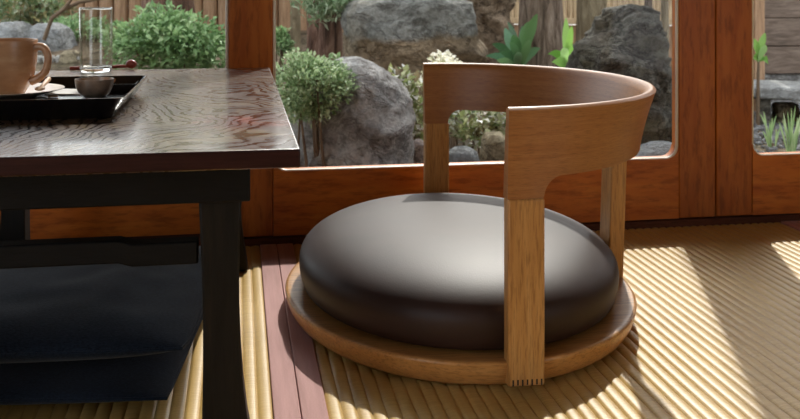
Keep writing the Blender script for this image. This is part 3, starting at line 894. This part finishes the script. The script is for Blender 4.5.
def trunk(name, px, wpx, d, mat, label, lean=0., h=5.0, group='garden trees', seed=0, kink=0., low=0):
    c = P(px, 40, d)
    base = Vector((c.x, c.y, gz(c.x, c.y) - .03))
    root = thing(name, label, 'tree', base, 0, group)
    r = wpx * d / FPX / 2
    sm = lambda t: (lambda q: q * q * (3 - 2 * q))(min(1., max(0., t)))
    bend = lambda z: lean * z + kink * sm((z - .75) / 1.25)  # kink added above view moves the trunk's shadow into the door stiles' shadow
    rings = []
    for j in range(60):
        t = j / 59; z = h * t
        rr_ = r * (1.25 - .25 * min(1, t * 6)) * (1 - .35 * t)
        cx_ = bend(z) + .012 * noise.noise(Vector((seed, z * 2, 0)))
        rings.append([(cx_ + rr_ * math.cos(2 * PI * k / 36) * (1 + .10 * noise.noise(Vector((math.cos(2 * PI * k / 36) * 5, math.sin(2 * PI * k / 36) * 5, z * 3 + seed)))),
                       rr_ * math.sin(2 * PI * k / 36) * (1 + .10 * noise.noise(Vector((math.cos(2 * PI * k / 36) * 5, math.sin(2 * PI * k / 36) * 5, z * 3 + seed)))), z) for k in range(36)])
    MB().rings(rings, True, True, True).build('trunk', mat, root, angle=80)
    mbr = MB(); mf = MB()
    top = Vector((bend(h), 0, h))
    for k in range(6):
        a = k * 2.4 + seed
        s = top + Vector((0, 0, -rng.uniform(.1, .5))); s.x = bend(s.z)
        e = s + Vector((math.cos(a) * .6, math.sin(a) * .6, rng.uniform(.5, .9)))
        mbr.tube([s, s.lerp(e, .5) + rvec() * .06, e], [r * .32, r * .2, .012], 8)
        for _ in range(110):
            q = e + rvec() * .42
            leaf_quad(mf, q, (Vector((0, 0, 1)) + rvec()).normalized(), rvec().normalized(), .08, .04)
    for k in range(low):  # unseen low branches and leaves, added to be reflected in the tabletop
        a = k * 2.4 + seed; z0 = rng.uniform(.95, 2.0)
        s = Vector((bend(z0), 0, z0)); e = s + Vector((math.cos(a) * rng.uniform(.4, 1.), math.sin(a) * rng.uniform(.3, .7), rng.uniform(-.1, .25)))
        MB().tube([s, s.lerp(e, .5) + rvec() * .05, e], [r * .25, r * .15, .008], 8).build('branch', mat, root)
        for _ in range(130):
            v = rvec()
            leaf_quad(mf, e + Vector((v.x * .42, v.y * .35, v.z * .24)), (Vector((0, 0, 1)) + rvec()).normalized(), rvec().normalized(), .085, .045)
    mbr.build('branches', mat, root)
    mf.build('crown', M['leaf_back'], root, smooth=False)
    return root
trunk('tree', 541, 41, 4.3, M['bark'], 'thick grey-brown tree trunk in the middle, between the two broad-leaved plants', .0, seed=1, kink=.44)
trunk('tree', 592, 30, 4.9, M['bark_pale'], 'olive-brown trunk right of the thick one, beside the dark rock', .0, seed=2, kink=.18)
trunk('tree', 665, 7.5, 4.2, M['bark_pale'], 'slim young trunk beside the right door post', 0., 4.6, seed=3, kink=-.13)
trunk('tree', 648, 8, 4.6, M['bark'], 'slim dark trunk just above the dark pointed rock', 0., 4.6, seed=4, kink=-.08)
tr = trunk('tree', 329, 21, 4.7, M['bark_red'], 'reddish trunk left of the flat-topped rock, pine sprays at top', .01, seed=5, low=5)
trunk('tree', 314, 13, 5.0, M['bark_red'], 'second reddish stem directly left of the pine trunk', -.02, seed=6)
trunk('tree', 294, 9, 5.2, M['bark_pale'], 'thin pale stem near the left door post', .01, 4.6, seed=7)
trunk('tree', 168, 44, 6.0, M['bark_red'], 'big dark reddish trunk above the wide green shrub', .0, seed=8, low=9)
# pine sprays on the reddish trunk
m = MB()
for cxp, cyp, rad_ in ((330, 2, .09), (342, 6, .07), (316, -4, .09), (350, -6, .07), (322, 12, .05)):
    c = P(cxp, cyp, 4.5) - tr.location
    for _ in range(170):
        q = c + Vector((rvec().x * rad_ * 1.6, rvec().y * rad_ * 1.3, rvec().z * rad_ * 1.2))
        leaf_quad(m, q, rvec().normalized(), (Vector((0, 0, .6)) + rvec()).normalized(), .05, .013)
m.build('needle_sprays', M['leaf_pine'], tr, smooth=False)
# overhead branch at upper left
BR = thing('bare_branch', 'bare crooked branch arching over the boulder at upper left', 'branch', (0, 0, 0))
MB().tube([P(44, 40, 4.6), P(52, 18, 4.6), P(64, 9, 4.6), P(80, 2, 4.65), P(104, -2, 4.7), P(140, -12, 4.75)], [.010, .010, .010, .009, .008, .006], 8).build('limb', M['twig'], BR)
MB().tube([P(64, 9, 4.6), P(74, -4, 4.6), P(80, -16, 4.6)], [.009, .007, .004], 7).build('side_twig', M['twig'], BR)

# fences
def fence(name, px0, px1, d0, d1, slat_w, z_bot, z_top, mat, label, rails):
    a, b = P(px0, 0, d0), P(px1, 0, d1)
    a.z = b.z = 0
    L = (b - a).length; ang = math.atan2(b.y - a.y, b.x - a.x)
    root = thing(name, label, 'fence', (a.x, a.y, 0), ang, 'garden fences')
    m = MB(); n = int(L / slat_w)
    for i in range(n):
        x = (i + .5) * slat_w; r = slat_w * .53
        k = 8
        m.rings([[(x + r * math.cos(2 * PI * q / k), r * math.sin(2 * PI * q / k) * .8, z) for q in range(k)] for z in (z_bot, z_top + .02 * math.sin(i * 1.7))], True, True, True)
    m.build('slat_panel', mat, root, angle=60)
    for z in rails:
        MB().box(0, L, -.05, -.02, z - .02, z + .02).build('rail', mat, root, bevel=.004)
    x = 0
    while x <= L + .01:
        MB().box(x - .04, x + .04, .03, .1, -.2, z_top + .03).build('fence_post', M['shed'], root, bevel=.005)
        x += L / 3
    MB().box(0, L, .0, .03, -.1, z_bot - .004).build('kickboard', M['board'], root, bevel=.003)
    return root
fence('bamboo_fence', 452, 745, 6.6, 6.2, .036, .26, 1.3, M['bamboo'], 'pale bamboo slat fence at the back behind trunks and rocks', (.285, .75, 1.15))
fence('board_fence', -170, 452, 7.1, 6.65, .11, .1, 1.36, M['board'], 'brown upright board fence at the back left of the garden', (.5, 1.2))

# shed, bench and post seen through the right window
c = P(764, 0, 6.1)
SH = thing('wooden_shed', 'dark weathered plank shed wall behind the right window', 'shed', (c.x, c.y, -.26), -YAW * .3)
for k in range(11):
    z0 = .215 + k * .18
    MB().box(.0, 2.2, 0 - .004 * (k % 2), .05, z0, z0 + .176).build('plank', M['shed'], SH, bevel=.005)
MB().box(.0, 2.2, .05, .09, -.05, 2.2).build('backing_wall', M['shed'], SH)
MB().box(.0, 2.2, .02, .05, -.05, .212).build('plinth', M['rock_grey'], SH, bevel=.01)
c = P(757, 0, 5.8)
PO = tag(MB().box(-.034, .034, -.034, .034, -.05, 2.1).build('wooden_post', M['board'], bevel=.006), 'square brown wooden post left of the plank shed', 'post')
PO.location = (c.x, c.y, gz(c.x, c.y))
a, b = P(750, 90, 5.35), P(830, 90, 5.2)
BE = thing('stone_bench', 'grey slab bench in front of the plank shed', 'bench', ((a.x + b.x) / 2, (a.y + b.y) / 2, -.26), math.atan2(b.y - a.y, b.x - a.x))
zt = P(770, 87, 5.3).z + .26
Lb = (b - a).length
MB().box(-Lb / 2, Lb / 2, -.03, .42, zt - .07, zt).build('slab', M['bench'], BE, bevel=.015)
MB().box(-Lb / 2 + .05, -Lb / 2 + .11, .0, .3, -.02, zt - .07).build('leg', M['rock_dark'], BE, bevel=.006)
MB().box(Lb / 2 - .11, Lb / 2 - .05, .0, .3, -.02, zt - .07).build('leg', M['rock_dark'], BE, bevel=.006)
rock('stone_block', [(103, 776, 796), (105, 774, 797), (117, 774, 798)], 5.45, .12, M['stone_beige'], 'yellowish stone block under the slab bench', 'stone', 'garden stones', .004, 81, 5)
# gravel: countless pebbles
m = MB()
for i in range(3600):
    x, y = rng.uniform(1.7, 3.6), rng.uniform(3.2, 5.6)
    r = rng.uniform(.008, .02); z = gz(x, y) + .004
    s = [r * rng.uniform(.8, 1.3), r * rng.uniform(.8, 1.3), r * .6]
    k = 6
    a0 = rng.uniform(0, 6)
    ring = lambda f, dz: [(x + s[0] * f * math.cos(a0 + 2 * PI * q / k), y + s[1] * f * math.sin(a0 + 2 * PI * q / k), z + dz) for q in range(k)]
    m.rings([ring(.9, -.004), ring(1, s[2] * .4), ring(.55, s[2])], True, False, True)
tag(m.build('gravel', M['gravel'], angle=80), 'loose grey gravel covering the ground outside the right window', 'gravel', None, 'stuff')

# ------------------------------------------------------------------ light
W = bpy.data.worlds.new('World'); SC.world = W; W.use_nodes = True
nt = W.node_tree; bg = nt.nodes['Background']
sky = nt.nodes.new('ShaderNodeTexSky')
SUN_EL, SUN_AZ = math.radians(42.5), math.atan2(.332, .943)
try:
    sky.sky_type = 'NISHITA'
    sky.sun_disc = False
    sky.sun_elevation = SUN_EL; sky.sun_rotation = SUN_AZ
    sky.air_density = 1.0; sky.dust_density = 3.0
except Exception:
    pass
mx = nt.nodes.new('ShaderNodeMix'); mx.data_type = 'RGBA'
mx.inputs['Factor'].default_value = .6
mul = nt.nodes.new('ShaderNodeMix'); mul.data_type = 'RGBA'; mul.blend_type = 'MULTIPLY'; mul.inputs['Factor'].default_value = 1
mul.inputs[7].default_value = (.09, .09, .09, 1)
nt.links.new(sky.outputs[0], mul.inputs[6])
nt.links.new(mul.outputs[2], mx.inputs[6])
mx.inputs[7].default_value = (.95, .97, 1.0, 1)
nt.links.new(mx.outputs[2], bg.inputs['Color'])
bg.inputs['Strength'].default_value = 1.75
sd = bpy.data.lights.new('sun', 'SUN'); sd.energy = 1.95; sd.angle = math.radians(.9); sd.color = (1, .96, .90)
so = bpy.data.objects.new('sun', sd); COL.objects.link(so)
dirv = Vector((math.sin(SUN_AZ) * math.cos(SUN_EL), math.cos(SUN_AZ) * math.cos(SUN_EL), math.sin(SUN_EL)))
so.rotation_euler = dirv.to_track_quat('Z', 'Y').to_euler()
so.location = (2, 6, 5)

# ------------------------------------------------------------------ camera
cd = bpy.data.cameras.new('camera'); co = bpy.data.objects.new('camera', cd); COL.objects.link(co)
co.location = (0, 0, H); co.rotation_euler = (PI / 2, 0, -YAW)
cd.sensor_width = 36; cd.lens = 36 * FPX / 800
cd.shift_y = -(209.5 - YH) / 800
cd.clip_start = .02
cd.dof.use_dof = True; cd.dof.focus_distance = 1.27; cd.dof.aperture_fstop = 15
SC.camera = co
SC.view_settings.view_transform = 'Standard'; SC.view_settings.look = 'None'
SC.view_settings.gamma = 1; SC.view_settings.use_curve_mapping = False
SC.view_settings.exposure = 1.08
SC.cycles.max_bounces = 10; SC.cycles.transparent_max_bounces = 16
SC.cycles.caustics_reflective = False; SC.cycles.caustics_refractive = False
